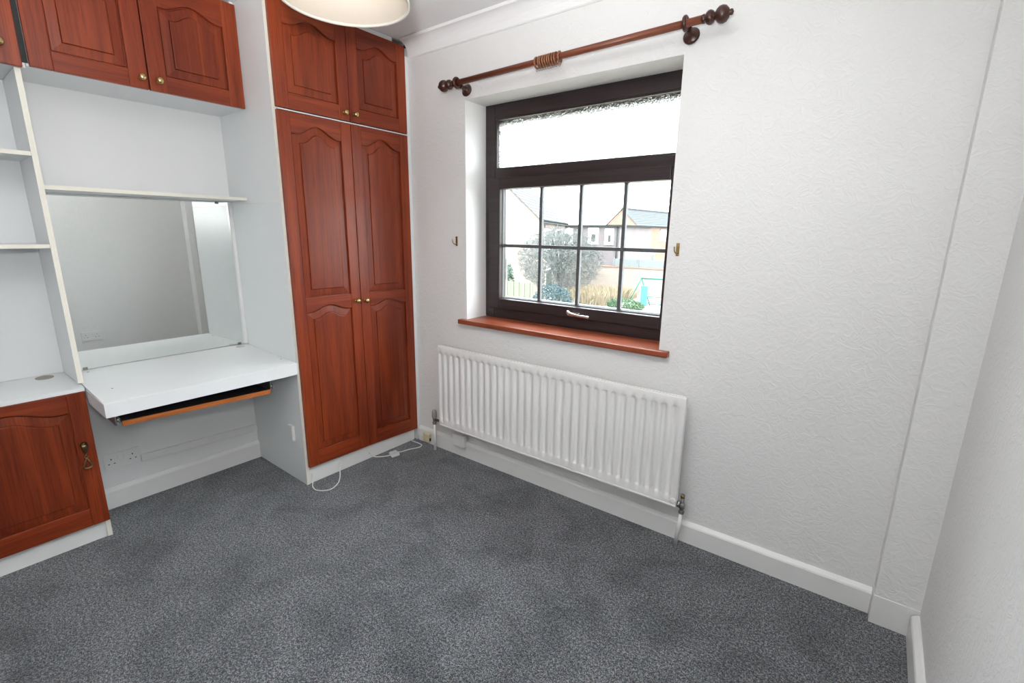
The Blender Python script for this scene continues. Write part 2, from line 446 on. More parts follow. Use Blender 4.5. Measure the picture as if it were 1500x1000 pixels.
for (a, b_) in ((1.118, 1.3575), (1.3755, 1.594), (1.612, 1.8305), (1.8485, 2.0575)):
    obj('glazing_bar', box(a, b_, .178, .196, 1.268, 1.285), 'lead_bar', sash)
# handle: base plate, neck and lever
hb = new_bm(); ABOX(hb, 1.578, 1.645, SY - .006, SY - .0003, .928, .950)
hd = obj('handle', hb, 'chrome', sash, bevel=.002, label='polished metal casement handle')
hl = new_bm()
lathe(hl, [(0, .0095), (.018, .0095), (.022, .007), (.026, .007)], (1.592, SY - .005, .941), (0, -1, 0), 14)
tube(hl, catmull([(1.585, SY - .028, .951), (1.600, SY - .031, .945), (1.640, SY - .032, .938), (1.700, SY - .030, .935), (1.712, SY - .029, .935)], 5), [.0085] * 6 + [.0065] * 5 + [.008] * 9 + [.006], 10)
bmesh.ops.translate(hl, verts=hl.verts, vec=(0, 0, .002))
for f_ in hl.faces: pass
ho = obj('handle_lever', hl, 'chrome', win, label='polished metal lever')
ho.name = 'handle_lever'
# sill board
bm = prism(new_bm(), [(.954, -.036), (2.168, -.036), (2.168, -.0006), (2.1195, -.0006), (2.1195, FY - .001), (.9955, FY - .001), (.9955, -.0006), (.954, -.0006)], 'z', OZ0 + .0005, .8605)
struct('window_sill', bm, 'sill_mahogany', wall=True, bevel=.004, label='reddish mahogany window board under the window')

# curtain pole
pole = thing('curtain_pole', 'thin reddish wooden curtain pole with turned ends above the window', 'curtain pole', (1.58, -.08, 2.088), wall=True)
def py(x): return 2.076 + (x - .90) * .0135
obj('rod', tube(new_bm(), [(.985, -.08, py(.985)), (2.205, -.08, py(2.205))], .0135, 20), 'pole_mahogany', pole)
for (x, sgn) in ((.985, -1), (2.205, 1)):
    fb = new_bm()
    lathe(fb, [(-.004, .0145), (.004, .0155), (.008, .012), (.011, .018), (.018, .023), (.026, .0235), (.034, .019), (.038, .013), (.041, .013), (.046, .021), (.055, .0275), (.066, .0285), (.076, .025), (.084, .016), (.088, .009), (.092, .0105), (.097, .009), (.101, 0)],
          (x, -.08, py(x)), (sgn, 0, .0135 * sgn), 22)
    obj('finial', fb, 'dark_brown_wood_turned', pole)
for x in (1.012, 2.143):
    b1 = new_bm()
    lathe(b1, [(0, .030), (.006, .031), (.011, .026), (.014, .014), (.030, .011), (.050, .011), (.056, .016)], (x, -.0006, py(x) - .018), (0, -1, .22), 20)
    br = obj('bracket', b1, 'dark_brown_wood_turned', pole)
    b2 = new_bm(); torus(b2, (x, -.08, py(x)), (1, 0, 0), .0205, .0075, 22, 10)
    obj('bracket_cup', b2, 'dark_brown_wood_turned', br)

# curtain rings bunched near the middle of the pole
def ring_at(x, first=None, tilt=0.0):
    if first is None:
        r = thing('curtain_ring', '', 'curtain ring', (x, -.08, py(x) - .004), 'curtain rings bunched on the pole', wall=True)
        b_ = new_bm(); torus(b_, (x, -.08, py(x) - .004), (1, 0, 0), .0215, .0042, 24, 8)
        obj('hoop', b_, 'bronze_ring', r)
        e = new_bm(); torus(e, (x, -.08, py(x) - .0335), (0, 1, 0), .0042, .0012, 12, 6)
        tube(e, [(x, -.08, py(x) - .0275), (x, -.08, py(x) - .0300)], .0016, 6)
        obj('screw_eye', e, 'runner_steel', r)
    else:
        r = copy_tree(first)
        r.matrix_world = RZ @ Matrix.Translation((x, -.08, py(x) - .004)) @ Matrix.Rotation(tilt, 4, 'Z')
    return r
xs = [1.497, 1.512, 1.524, 1.536, 1.548, 1.560, 1.5715, 1.584, 1.598, 1.614]
R0 = ring_at(xs[0])
R0['label'] = 'curtain ring hanging apart at the left end of the bunch'
for i, x in enumerate(xs[1:]):
    r = ring_at(x, R0, [0.12, -.03, .04, 0, .03, -.04, .02, -.05, .15][i])
    r['label'] = ['second curtain ring from the left end of the bunch', 'third curtain ring from the left end of the bunch', 'fourth curtain ring from the left end of the bunch',
                  'fifth curtain ring from the left end of the bunch', 'fifth curtain ring from the right end of the bunch', 'fourth curtain ring from the right end of the bunch',
                  'third curtain ring from the right end of the bunch', 'second curtain ring from the right end of the bunch', 'curtain ring at the right end of the bunch'][i]

# brass tie-back hooks either side of the window
for (x, z, s, lab) in ((.924, 1.298, -1, 'small brass tie-back hook on the wall left of the window'), (2.163, 1.290, -1, 'small brass tie-back hook on the wall right of the window')):
    hk = thing('tieback_hook', lab, 'hook', (x, 0, z), 'tie-back hooks', wall=True)
    obj('back_plate', box(x - .007, x + .007, -.004, -.0003, z - .026, z + .026), 'brass', hk, bevel=.0015)
    b_ = new_bm(); tube(b_, catmull([(x, -.003, z - .012), (x, -.018, z - .016), (x - .004, -.030, z - .006), (x - .006, -.030, z + .012)], 5), .0028, 8)
    obj('hook', b_, 'antique_brass', hk)

# ------------------------------------------------------------------ radiator
rad = thing('radiator', 'long white ribbed panel radiator on the wall below the window', 'radiator', (1.565, 0, .21), wall=True)
rx0, rx1, rz0, rz1, ry = .852, 2.283, .212, .699, -.100
NF = 31; pit = (2.242 - .874) / (NF - 1)
bm = new_bm()
xsr = [rx0, rx0 + .004]
for i in range(NF):
    c_ = .874 + pit * i
    for k in (-.0125, -.0095, -.0055, 0, .0055, .0095, .0125): xsr.append(c_ + k)
xsr += [rx1 - .014, rx1 - .011, rx1 - .004, rx1]
xsr = sorted(set(round(q, 5) for q in xsr))
def rprof(x):
    j = round((x - .874) / pit)
    if j < 0 or j > NF - 1: return 0
    d = abs(x - (.874 + pit * j)) / .0125
    return 0 if d >= 1 else (1 - d * d) ** .8 if d > .4 else 1.0 * (1 - .16) ** .8
def zend(z):
    a = min(z - (rz0 + .034), (rz1 - .038) - z)
    return max(0, min(1, a / .012))
zsr = [rz0, rz0 + .034, rz0 + .038, rz0 + .042, rz0 + .047, rz0 + .12, .455, rz1 - .12, rz1 - .051, rz1 - .046, rz1 - .042, rz1 - .038, rz1 - .006, rz1 - .002, rz1]
grid = [[bm.verts.new((x, ry + .0105 * rprof(x) * zend(z) + (.004 if z > rz1 - .001 else .0012 if z > rz1 - .003 else 0), z)) for x in xsr] for z in zsr]
for a_, b_ in zip(grid, grid[1:]):
    for k in range(len(xsr) - 1):
        f_ = bm.faces.new((a_[k], a_[k + 1], b_[k + 1], b_[k])); f_.smooth = True
# return edges
bk = [[bm.verts.new((x, ry + .022, z)) for x in (rx0, rx1)] for z in (rz0, rz1)]
obj('front_panel', bm, 'radiator_enamel', rad, fix=False)
b_ = new_bm()
ABOX(b_, rx0 + .0005, rx1 - .0005, ry + .0125, ry + .030, rz0 + .001, rz1 - .0015)
obj('water_panel', b_, 'radiator_enamel', rad, bevel=.003)
b_ = new_bm()
ABOX(b_, rx0 + .002, rx1 - .002, ry - .002, ry + .006, rz0 - .010, rz0 - .0003)
obj('bottom_seam', b_, 'radiator_enamel', rad, bevel=.0025)
b_ = new_bm()
ABOX(b_, rx0 + .001, rx1 - .001, ry + .003, ry + .009, rz1, rz1 + .004)
obj('top_seam', b_, 'radiator_enamel', rad, bevel=.0015)
for x in (1.03, 2.10):
    b_ = new_bm(); ABOX(b_, x - .02, x + .02, -.068, -.0005, .28, .62)
    obj('wall_bracket', b_, 'radiator_enamel', rad)
for x in (.866, 2.270):
    b_ = new_bm(); lathe(b_, [(0, .012), (.004, .014), (.010, .014), (.013, .010)], (x, ry + .0095, rz0 + .018), (0, -1, 0), 14)
    obj('end_boss', b_, 'radiator_enamel', rad)
# left valve with ribbed grey cap, painted pipe
xl = .770
b_ = new_bm(); tube(b_, [(xl, -.062, .0015), (xl, -.062, .178)], .0085, 14); obj('pipe', b_, 'gloss_white_paint', rad, label='white painted pipe')
b_ = new_bm(); lathe(b_, [(0, .010), (.004, .0125), (.014, .0125), (.018, .010), (.034, .010), (.038, .013), (.044, .013)], (xl, -.062, .176), (0, 0, 1), 16)
tube(b_, [(xl + .006, -.062, .206), (xl + .05, -.066, .212), (rx0 + .004, -.076, .222)], .0085, 10)
vl = obj('valve', b_, 'tarnished_metal', rad, label='tarnished left valve body')
b_ = new_bm()
prof = [(0, .014), (.004, .0165), (.036, .0150), (.046, .012), (.050, .006), (.051, 0)]
lathe(b_, prof, (xl, -.062, .2205), (0, 0, 1), 24)
obj('valve_cap', b_, 'grey_plastic_cap', vl, label='grey plastic cap')
# right valve, bare and tarnished
xr = 2.300
b_ = new_bm(); tube(b_, [(xr - .012, -.062, .0015), (xr, -.062, .165)], .0085, 14); obj('pipe', b_, 'gloss_white_paint', rad, label='white painted pipe')
b_ = new_bm(); lathe(b_, [(0, .010), (.003, .0125), (.012, .0125), (.016, .009), (.022, .009), (.026, .0135), (.046, .0135), (.050, .010), (.054, .0085), (.072, .0075), (.074, .004)], (xr, -.062, .162), (0, 0, 1), 12)
tube(b_, [(xr - .004, -.062, .200), (xr - .02, -.066, .206)], .011, 8)
tube(b_, [(xr - .018, -.066, .206), (rx1 - .006, -.078, .220)], .0085, 8)
vr = obj('valve', b_, 'tarnished_metal', rad, label='bare tarnished right valve')
b_ = new_bm(); lathe(b_, [(0, .0165), (.010, .0165)], (xr - .018, -.0655, .2065), (1, 0, -.1), 6); obj('union_nut', b_, 'chrome', vr)
b_ = new_bm(); lathe(b_, [(0, .010), (.014, .0095)], (xr, -.062, .237), (0, 0, 1), 6); obj('spindle', b_, 'antique_brass', vr)

# small blank socket box on the skirting under the radiator
jb = thing('junction_box', 'small white cable box on the skirting behind the radiator foot', 'junction box', (.957, -.0205, .115), wall=True)
obj('body', box(.912, 1.002, -.048, -.0207, .074, .150), 'white_plastic', jb, bevel=.003)
obj('lid', box(.915, .999, -.052, -.0482, .077, .147), 'white_plastic', jb, bevel=.002)

# ------------------------------------------------------------------ cupboard doors
def arch(u, sh, rise):
    u = abs(u)
    return sh + rise * (.5 + .5 * math.cos(PI * min(u / .86, 1)))
def make_door(parent, yl, yr, zb, zt, xf, openings, stile=.058, knob=None, knob_mat='brass', shear=(0, 0), label=None, fy=None, inset=.040, drop=False):
    """Framed door in the plane x = xf (front face). openings: list of (z0, z_shoulder, rise) from the top down.
       shear: rise of the left and right ends of the lower edge."""
    T = .019; a, b = yl + stile, yr - stile; mid = (a + b) / 2; hw = (b - a) / 2
    def zmap(y, z):
        k = (y - yl) / (yr - yl); w = max(0, min(1, 1 - (z - zb) / (zt - zb)))
        return z + (shear[0] * (1 - k) + shear[1] * k) * w
    bm = new_bm()
    ABOX(bm, xf - T, xf, yl, a, zb, zt, 0); ABOX(bm, xf - T, xf, b, yr, zb, zt, 0)
    N = 18
    def rail(z_top_flat, lower):                   # lower: None -> flat, else (shoulder, rise)
        ys = [a + (b - a) * k / N for k in range(N + 1)]
        lo = [arch((y - mid) / hw, lower[0], lower[1]) if isinstance(lower, tuple) else lower for y in ys]
        for k in range(N):
            pass
        poly = [(y, z) for y, z in zip(ys, lo)] + [(b, z_top_flat), (a, z_top_flat)]
        prism(bm, poly, 'x', xf - T + .0004, xf - .0004, 1)
    tops = zt
    for i, (z0, zs, rise) in enumerate(openings):
        rail(tops, (zs, rise)); tops = z0
    rail(tops, zb)
    for v_ in bm.verts: v_.co.z = zmap(v_.co.y, v_.co.z)
    door = obj('door', bm, ['mahogany_upright', 'mahogany_rail'], parent, bevel=.0024, label=label)
    # raised panels
    for (z0, zs, rise) in openings:
        pb = new_bm(); loops = []
        levels = [(-.004, -.0125), (.004, -.0125), (.006, -.0095), (inset - .003, -.0062), (inset - .0012, -.0075), (inset + .0008, -.0024), (inset + .003, -.0018)]
        for (ins, dep) in levels:
            L = []; aa, bb_ = a + ins, b - ins; n_ = 26
            for k in range(n_ + 1):
                y = bb_ + (aa - bb_) * k / n_
                u = (y - mid) / (hw - ins) if hw > ins else 0
                L.append((y, arch(u, zs - ins, rise)))
            L += [(aa, z0 + ins + (zs - z0 - 2 * ins) * q) for q in (.66, .33)] + [(aa, z0 + ins), (bb_, z0 + ins)] + [(bb_, z0 + ins + (zs - z0 - 2 * ins) * q) for q in (.33, .66)]
            loops.append([pb.verts.new((xf + dep, y, zmap(y, z))) for y, z in L])
        for A_, B_ in zip(loops, loops[1:]):
            n_ = len(A_)
            for k in range(n_): pb.faces.new((A_[k], A_[(k + 1) % n_], B_[(k + 1) % n_], B_[k]))
        pb.faces.new(loops[-1])
        back = [pb.verts.new((xf - .016, v_.co.y, v_.co.z)) for v_ in loops[0]]
        n_ = len(back)
        for k in range(n_): pb.faces.new((back[k], back[(k + 1) % n_], loops[0][(k + 1) % n_], loops[0][k]))
        pb.faces.new(back[::-1])
        obj('panel', pb, 'mahogany_panel', door)
    if knob:
        kb = new_bm()
        lathe(kb, [(0, .010), (.0025, .0105), (.004, .006), (.012, .0055), (.015, .009), (.018, .0125), (.022, .0135), (.026, .0125), (.029, .008), (.0305, 0)], (xf + .0004, knob[0], knob[1]), (1, 0, 0), 20)
        obj('knob', kb, knob_mat, door, label='round brass knob')
    if drop:
        y, z = drop; kb = new_bm()
        lathe(kb, [(0, .010), (.003, .013), (.008, .009), (.012, .009), (.014, .004), (.015, 0)], (xf + .0004, y, z + .006), (1, 0, 0), 16)
        # bell-shaped drop, chain link, lozenge pull
        lathe(kb, [(0, .010), (.008, .0125), (.022, .0105), (.034, .0055), (.042, .003)], (xf + .014, y, z + .012), (0, 0, -1), 16)
        torus(kb, (xf + .014, y, z - .036), (0, 1, 0), .0055, .0016, 12, 6)
        torus(kb, (xf + .014, y, z - .046), (1, 0, 0), .0055, .0016, 12, 6)
        tri = [(xf + .014, y + p, z + q) for p, q in ((0, -.050), (-.006, -.064), (-.014, -.084), (-.011, -.094), (0, -.096), (.011, -.094), (.014, -.084), (.006, -.064))]
        tube(kb, tri, .0034, 8, closed=True)
        obj('drop_handle', kb, 'antique_brass', door, label='antique brass bell-and-drop handle')
    return door

# tall wardrobe in the corner --------------------------------------------------
YL, YR, XW = -.768, -.013, .569
wl = thing('wardrobe', 'tall white wardrobe with two full-height mahogany arch-panelled doors', 'wardrobe', (.28, -.39, 0))
ZS = 1.8885
obj('side_panel', box(.001, XW - .0205, YL - .0078, YL + .007, .001, ZS), ['white_melamine'], wl)
obj('end_panel', box(.001, XW - .0205, YL - .011, YL - .008, .001, 1.4755), 'end_panel_gloss', wl, label='glossy white lower end panel')
obj('end_panel', box(.001, XW - .0205, YL - .0105, YL - .008, 1.4765, CZ - .002), 'white_melamine', wl, label='white upper end panel')
obj('edge_strip', box(XW - .0203, XW - .0195, YL - .011, YL + .007, .001, ZS), 'cream_edge_strip', wl)
def right_side(z0_, z1_):
    return hexa(new_bm(), [(.001, YR + .001, z0_), (XW - .003, YR + .001, z0_), (XW - .003, .0092, z0_), (.001, -.0008, z0_), (.001, YR + .001, z1_), (XW - .003, YR + .001, z1_), (XW - .003, .0092, z1_), (.001, -.0008, z1_)])
obj('side_panel', right_side(.001, ZS), 'white_melamine', wl, label='white right side panel')
obj('bottom_panel', box(.002, XW - .024, YL + .0075, YR + .0005, .085, .100), 'white_melamine', wl)
obj('back_panel', box(.001, .006, YL + .0075, YR + .0005, .101, ZS - .017), 'white_melamine', wl)
obj('top_panel', box(.002, XW - .003, YL + .0075, YR + .0005, ZS - .0035, ZS), 'white_melamine', wl)
obj('plinth', box(XW - .040, XW - .022, YL + .0075, YR - .012, .001, .0845), 'gloss_white_paint', wl, bevel=.001, label='white painted plinth')
make_door(wl, YL + .001, -.3885, .094, 1.8825, XW, [(1.012, 1.790, .045), (.178, .936, .030)], knob=(-.423 + .006, .972), shear=(.008, .001), label='left mahogany door with two raised panels')
make_door(wl, -.3855, YR, .094, 1.8825, XW, [(1.012, 1.790, .045), (.178, .936, .030)], knob=(-.359, .969), shear=(.001, -.014), label='right mahogany door with two raised panels')
# top cupboard above the wardrobe
tc = thing('top_cupboard', 'small two-door mahogany cupboard on top of the tall wardrobe', 'cupboard', (.28, -.39, ZS))
z0 = ZS + .001
obj('side_panel', box(.001, XW - .0205, YL - .0078, YL + .007, z0, CZ - .002), 'white_melamine', tc)
obj('edge_strip', box(XW - .0203, XW - .0195, YL - .011, YL + .007, z0, CZ - .002), 'cream_edge_strip', tc)
obj('side_panel', right_side(z0, CZ - .075), 'white_melamine', tc)
obj('bottom_panel', box(.002, XW - .022, YL + .0075, YR + .0005, z0, z0 + .014), 'white_melamine', tc)
obj('ceiling_filler', box(XW - .032, XW - .012, YL + .0075, YR - .075, 2.3465, CZ - .002), 'gloss_white_paint', tc)
make_door(tc, YL + .001, -.3885, 1.8935, 2.3455, XW, [(1.962, 2.248, .038)], knob=(-.423 + .004, 1.930), label='left mahogany door')
make_door(tc, -.3855, YR, 1.8935, 2.3455, XW, [(1.962, 2.248, .038)], knob=(-.361, 1.930), label='right mahogany door')
b_ = new_bm(); ABOX(b_, XW - .004, XW + .010, YR - .004, YR + .006, 2.335, 2.350); obj('door_bumper', b_, 'dark_hole', tc, bevel=.002, label='small black fitting at the top corner')

# overhead cupboards ------------------------------------------------------------
XC = .298
def carcass(t_, ya, yb, z0, z1, xd):
    obj('side_panel', box(.001, xd - .0205, ya, ya + .016, z0 + .0165, z1), 'white_melamine', t_)
    obj('side_panel', box(.001, xd - .0205, yb - .016, yb, z0 + .0165, z1), 'white_melamine', t_)
    obj('bottom_panel', box(.001, xd - .0205, ya, yb, z0, z0 + .016), 'white_melamine', t_)
oc = thing('overhead_cupboard', 'mahogany two-door wall cupboard hung over the desk alcove', 'cupboard', (.14, -1.15, 1.914))
carcass(oc, -1.529, -.7795, 1.916, CZ - .001, XC)
make_door(oc, -1.522, -1.1635, 1.914, 2.356, XC, [(1.980, 2.245, .036)], knob=(-1.187, 1.955), label='left mahogany door', stile=.064)
make_door(oc, -1.1595, -.781, 1.914, 2.356, XC, [(1.980, 2.245, .036)], knob=(-1.126, 1.955), label='right mahogany door', stile=.064)
oc2 = thing('overhead_cupboard', 'mahogany wall cupboard cut off at the top left edge', 'cupboard', (.14, -1.92, 1.906))
carcass(oc2, -2.34, -1.531, 1.908, CZ - .001, XC)
make_door(oc2, -1.935, -1.541, 1.906, 2.356, XC, [(1.980, 2.245, .036)], knob=(-1.592, 1.972), label='right mahogany door', stile=.064)
make_door(oc2, -2.335, -1.941, 1.906, 2.356, XC, [(1.980, 2.245, .036)], knob=(-2.300, 1.972), label='left mahogany door', stile=.064)
obj('gap_shade_strip', box(XC - .020, XC - .018, -1.5405, -1.5225, 1.925, 2.356), 'dark_hole', oc2)  # near-black strip between the two cupboards, the gap's shade put in as colour

# open shelf unit on the left ----------------------------------------------------
XB = .272
su = thing('shelf_unit', 'open white shelving with thin shelves left of the mirror', 'shelf', (.13, -1.95, .72))
obj('side_panel', box(.001, XB, -1.562, -1.545, .7165, 1.905), 'white_melamine', su)
obj('edge_strip', box(XB + .0002, XB + .0012, -1.562, -1.545, .7165, 1.905), 'cream_edge_strip', su)
obj('side_panel', box(.001, XB, -2.340, -2.323, .7165, 1.905), 'white_melamine', su)
obj('back_panel', box(.001, .006, -2.3225, -1.5625, .7165, 1.905), 'white_melamine', su)
for z in (1.606, 1.268):
    s_ = obj('shelf', box(.0065, XB - .003, -2.3225, -1.5625, z, z + .015), 'white_melamine', su)
    obj('edge_strip', box(XB - .0028, XB - .002, -2.3225, -1.5625, z, z + .015), 'cream_edge_strip', s_)
# base cupboard
bc = thing('base_cupboard', 'low white cupboard with a mahogany door and brass drop handle', 'cupboard', (.13, -1.95, 0))
obj('side_panel', box(.001, XB, -1.566, -1.549, .001, .694), 'white_melamine', bc, label='white right side panel')
obj('edge_strip', box(XB + .0002, XB + .0012, -1.566, -1.549, .001, .088), 'cream_edge_strip', bc)
obj('side_panel', box(.001, XB, -2.526, -2.509, .001, .694), 'white_melamine', bc)
obj('plinth', box(XB - .022, XB - .004, -2.5085, -1.5665, .001, .092), 'gloss_white_paint', bc, label='white plinth')
hexa(bm := new_bm(), [(.001, -2.526, .695), (XB + .020, -2.526, .686), (XB + .020, -1.549, .686), (.001, -1.549, .695), (.001, -2.526, .716), (XB + .020, -2.526, .701), (XB + .020, -1.549, .701), (.001, -1.549, .716)])
obj('worktop', bm, 'white_melamine', bc)
make_door(bc, -2.028, -1.551, .086, .6845, XB + .0205, [(.165, .604, .040)], drop=(-1.588, .452), label='mahogany door with an arched raised panel')
make_door(bc, -2.509, -2.032, .086, .6845, XB + .0205, [(.165, .604, .040)], label='second mahogany door')
b_ = new_bm(); lathe(b_, [(0, .030), (.0015, .030), (.002, .026), (.0022, 0)], (.048, -1.632, .7133), (.055, 0, 1), 24)
cp = obj('cable_port', b_, 'sand_port', bc, label='beige round cable port')

# desk ------------------------------------------------------------------------------
dk = thing('desk', 'white cantilevered dressing desk fitted across the alcove', 'desk', (.28, -1.15, .60))
def zt(x): return .708 - (x / .564) * .018
bm = new_bm()
hexa(bm, [(.001, -1.5445, .655), (.545, -1.5445, .640), (.545, -.781, .640), (.001, -.781, .655), (.001, -1.5445, zt(.001)), (.545, -1.5445, zt(.545)), (.545, -.781, zt(.545)), (.001, -.781, zt(.001))])
obj('desktop', bm, 'white_melamine', dk, bevel=.001)
bm = new_bm()
hexa(bm, [(.5455, -1.547, .632), (.564, -1.547, .632), (.564, -.781, .630), (.5455, -.781, .630), (.5455, -1.547, zt(.5455)), (.564, -1.547, zt(.564)), (.564, -.781, zt(.564)), (.5455, -.781, zt(.5455))])
obj('front_edge', bm, 'white_melamine', dk, bevel=.0015)
obj('side_fascia', box(XB + .03, .545, -1.547, -1.545, .632, .690), 'white_melamine', dk)
for (x, y, r) in ((.375, -1.477, .004), (.44, -.80, .004), (.05, -1.49, .004)):
    b_ = lathe(new_bm(), [(0, r), (.0008, r), (.001, 0)], (x, y, zt(x)), (0, 0, 1), 10)
    obj('screw_mark', b_, 'sand_port', dk)
b_ = new_bm(); lathe(b_, [(0, .022), (.001, .022), (.0014, .018), (.0015, 0)], (.055, -.835, zt(.055) + .0002), (.03, 0, 1), 20)
obj('cable_port', b_, 'clear_grey_plastic', dk)
# keyboard tray
def zy(y): return -.020 * (y + 1.49) / .59
bm = hexa(new_bm(), [(.12, -1.485, .572), (.494, -1.485, .572), (.494, -.900, .552), (.12, -.900, .552), (.12, -1.485, .584), (.494, -1.485, .584), (.494, -.900, .564), (.12, -.900, .564)])
tray = obj('keyboard_tray', bm, 'black_board', dk, label='black sliding keyboard tray')
bm = hexa(new_bm(), [(.4945, -1.490, .566), (.502, -1.490, .566), (.502, -.897, .545), (.4945, -.897, .545), (.4945, -1.490, .587), (.502, -1.490, .587), (.502, -.897, .567), (.4945, -.897, .567)])
obj('tray_edge', bm, 'tray_front_wood', tray, bevel=.002, label='orange wood front lip')
for (y, z, s) in ((-1.500, .570, -1), (-.884, .556, 1)):
    b_ = new_bm(); ABOX(b_, .14, .490, y - .009, y - .004, z, z + .064); ABOX(b_, .14, .490, y + .003, y + .008, z + .008, z + .030); ABOX(b_, .14, .48, y - .014, y + .012, z + .060, z + .066)
    ru = obj('tray_runner', b_, 'runner_steel', dk, label='metal tray runner')
    b_ = new_bm(); lathe(b_, [(0, .010), (.010, .010)], (.478, y - .003, z + .020), (0, 1, 0), 12); obj('roller', b_, 'chrome', ru)

# mirror and its shelf ---------------------------------------------------------------
mr = thing('wall_mirror', 'wide frameless mirror fixed to the wall behind the desk', 'mirror', (0, -1.15, .71))
obj('mirror_glass', box(.0055, .010, -1.5435, -.797, .7125, 1.4885), 'mirror_silver', mr)
for (y, z) in ((-.85, 1.483), (-.82, .716), (-1.49, .716)):
    obj('clip', box(.0102, .014, y - .008, y + .008, z - .006, z + .005), 'tarnished_metal', mr)
ba = obj('backing', box(.001, .0053, -1.5440, -.7965, .7122, 1.4888), 'white_plastic', mr)
sf = thing('mirror_shelf', 'narrow white shelf running along the top of the mirror', 'shelf', (0, -1.16, 1.49))
bm = hexa(new_bm(), [(.001, -1.544, 1.490), (.247, -1.544, 1.490), (.205, -.7805, 1.492), (.001, -.7805, 1.492), (.001, -1.544, 1.506), (.247, -1.544, 1.506), (.205, -.7805, 1.506), (.001, -.7805, 1.506)])
obj('board', bm, 'white_melamine', sf)
bm = hexa(new_bm(), [(.2472, -1.544, 1.490), (.248, -1.544, 1.490), (.206, -.7805, 1.492), (.2052, -.7805, 1.492), (.2472, -1.544, 1.506), (.248, -1.544, 1.506), (.206, -.7805, 1.506), (.2052, -.7805, 1.506)])
obj('edge_strip', bm, 'cream_edge_strip', sf)
bt = thing('wall_batten', 'slim white upright batten between mirror and wardrobe side', 'batten', (0, -.788, .71))
obj('batten', box(.001, .022, -.7960, -.7800, .7125, 1.4885), 'gloss_white_paint', bt)

# sockets ----------------------------------------------------------------------------
def socket_faces(t_, O, U_, N_, w, h):
    """O: centre on the wall; U_: along the plate; N_: out of the wall"""
    O, U_, N_ = Vector(O), Vector(U_), Vector(N_); Z_ = Vector((0, 0, 1))
    def bx(u0, u1, z0, z1, n0, n1):
        b_ = new_bm()
        return hexa(b_, [O + U_ * u + Z_ * z + N_ * n for (u, n, z) in ((u0, n0, z0), (u1, n0, z0), (u1, n1, z0), (u0, n1, z0), (u0, n0, z1), (u1, n0, z1), (u1, n1, z1), (u0, n1, z1))])
    obj('face_plate', bx(-w / 2, w / 2, -h / 2, h / 2, .0005, .009), 'white_plastic', t_, bevel=.003)
    for c_ in (-.012, .012):
        obj('rocker_switch', bx(c_ - .006, c_ + .006, .008, .026, .0092, .0125), 'white_plastic', t_, bevel=.001)
    for c_ in (-.042, .042):
        for (du, dz, a_, b2) in ((0, .013, .002, .004), (-.011, -.010, .0035, .002), (.011, -.010, .0035, .002)):
            obj('pin_slot', bx(c_ + du - a_, c_ + du + a_, dz - b2, dz + b2, .0091, .0094), 'dark_hole', t_)
ds = thing('double_socket', 'white double wall socket low under the desk', 'socket', (0, -1.421, .235))
socket_faces(ds, (0, -1.421, .235), (0, 1, 0), (1, 0, 0), .142, .083)
ds2 = thing('double_socket', 'white double wall socket on the right wall, seen in the mirror', 'socket', (RX, -.91, .326))
socket_faces(ds2, (RX, -.91, .326), (0, -1, 0), (-1, 0, 0), .150, .087)
ct = thing('cable_trunking', 'thin white cable trunking running from the socket to the wardrobe side', 'trunking', (0, -1.06, .20))
bm = hexa(new_bm(), [(.0006, -1.346, .190), (.012, -1.346, .190), (.012, -.781, .170), (.0006, -.781, .170), (.0006, -1.346, .229), (.012, -1.346, .229), (.012, -.781, .210), (.0006, -.781, .210)])
obj('channel', bm, 'gloss_white_paint', ct, bevel=.0015)
bm = hexa(new_bm(), [(.0121, -1.344, .193), (.0145, -1.344, .193), (.0145, -.781, .173), (.0121, -.781, .173), (.0121, -1.344, .226), (.0145, -1.344, .226), (.0145, -.781, .207), (.0121, -.781, .207)])
obj('lid', bm, 'gloss_white_paint', ct, bevel=.001)
sb = thing('switch_box', 'small white upright plastic box on the wardrobe side below the desk', 'junction box', (.445, YL - .011, .28))
obj('body', box(.418, .470, YL - .024, YL - .0115, .236, .324), 'white_plastic', sb, bevel=.003)
obj('cover', box(.421, .467, YL - .027, YL - .0242, .239, .321), 'white_plastic', sb, bevel=.001)

# cables on the floor ------------------------------------------------------------------
c1 = thing('looped_cable', 'white cable looping out on the carpet at the wardrobe corner', 'cable', (.62, -.70, 0))
b_ = tube(new_bm(), catmull([(.5505, -.745, .055), (.560, -.752, .016), (.590, -.772, .0045), (.645, -.778, .0045), (.690, -.735, .0045), (.668, -.672, .0045), (.610, -.620, .0060), (.565, -.590, .030), (.553, -.575, .066)], 7), .0030, 8)
obj('wire', b_, 'white_plastic', c1)
c2 = thing('telephone_cable', 'white cable with a joint box trailing along the plinth to the corner', 'cable', (.61, -.2, 0))
b_ = tube(new_bm(), catmull([(.552, -.385, .040), (.560, -.360, .010), (.590, -.325, .0045), (.618, -.285, .006), (.620, -.262, .010), (.624, -.232, .010), (.632, -.205, .0045), (.645, -.150, .0045), (.668, -.098, .0045), (.660, -.062, .0045), (.620, -.055, .0045), (.575, -.065, .010), (.560, -.074, .022)], 7), .0030, 8)
obj('wire', b_, 'white_plastic', c2)
b_ = new_bm(); hexa(b_, [(.598, -.275, .0015), (.650, -.290, .0015), (.660, -.240, .0015), (.606, -.226, .0015), (.598, -.275, .018), (.650, -.290, .018), (.660, -.240, .018), (.606, -.226, .018)])
obj('joint_box', b_, 'clear_grey_plastic', c2, bevel=.003, label='small translucent joint box')
c3 = thing('telephone_socket', 'yellowed telephone terminal on the skirting at the wardrobe corner', 'socket', (.67, -.021, .055), wall=True)
obj('body', box(.640, .694, -.046, -.0207, .022, .076), 'aged_cream_plastic', c3, bevel=.005)
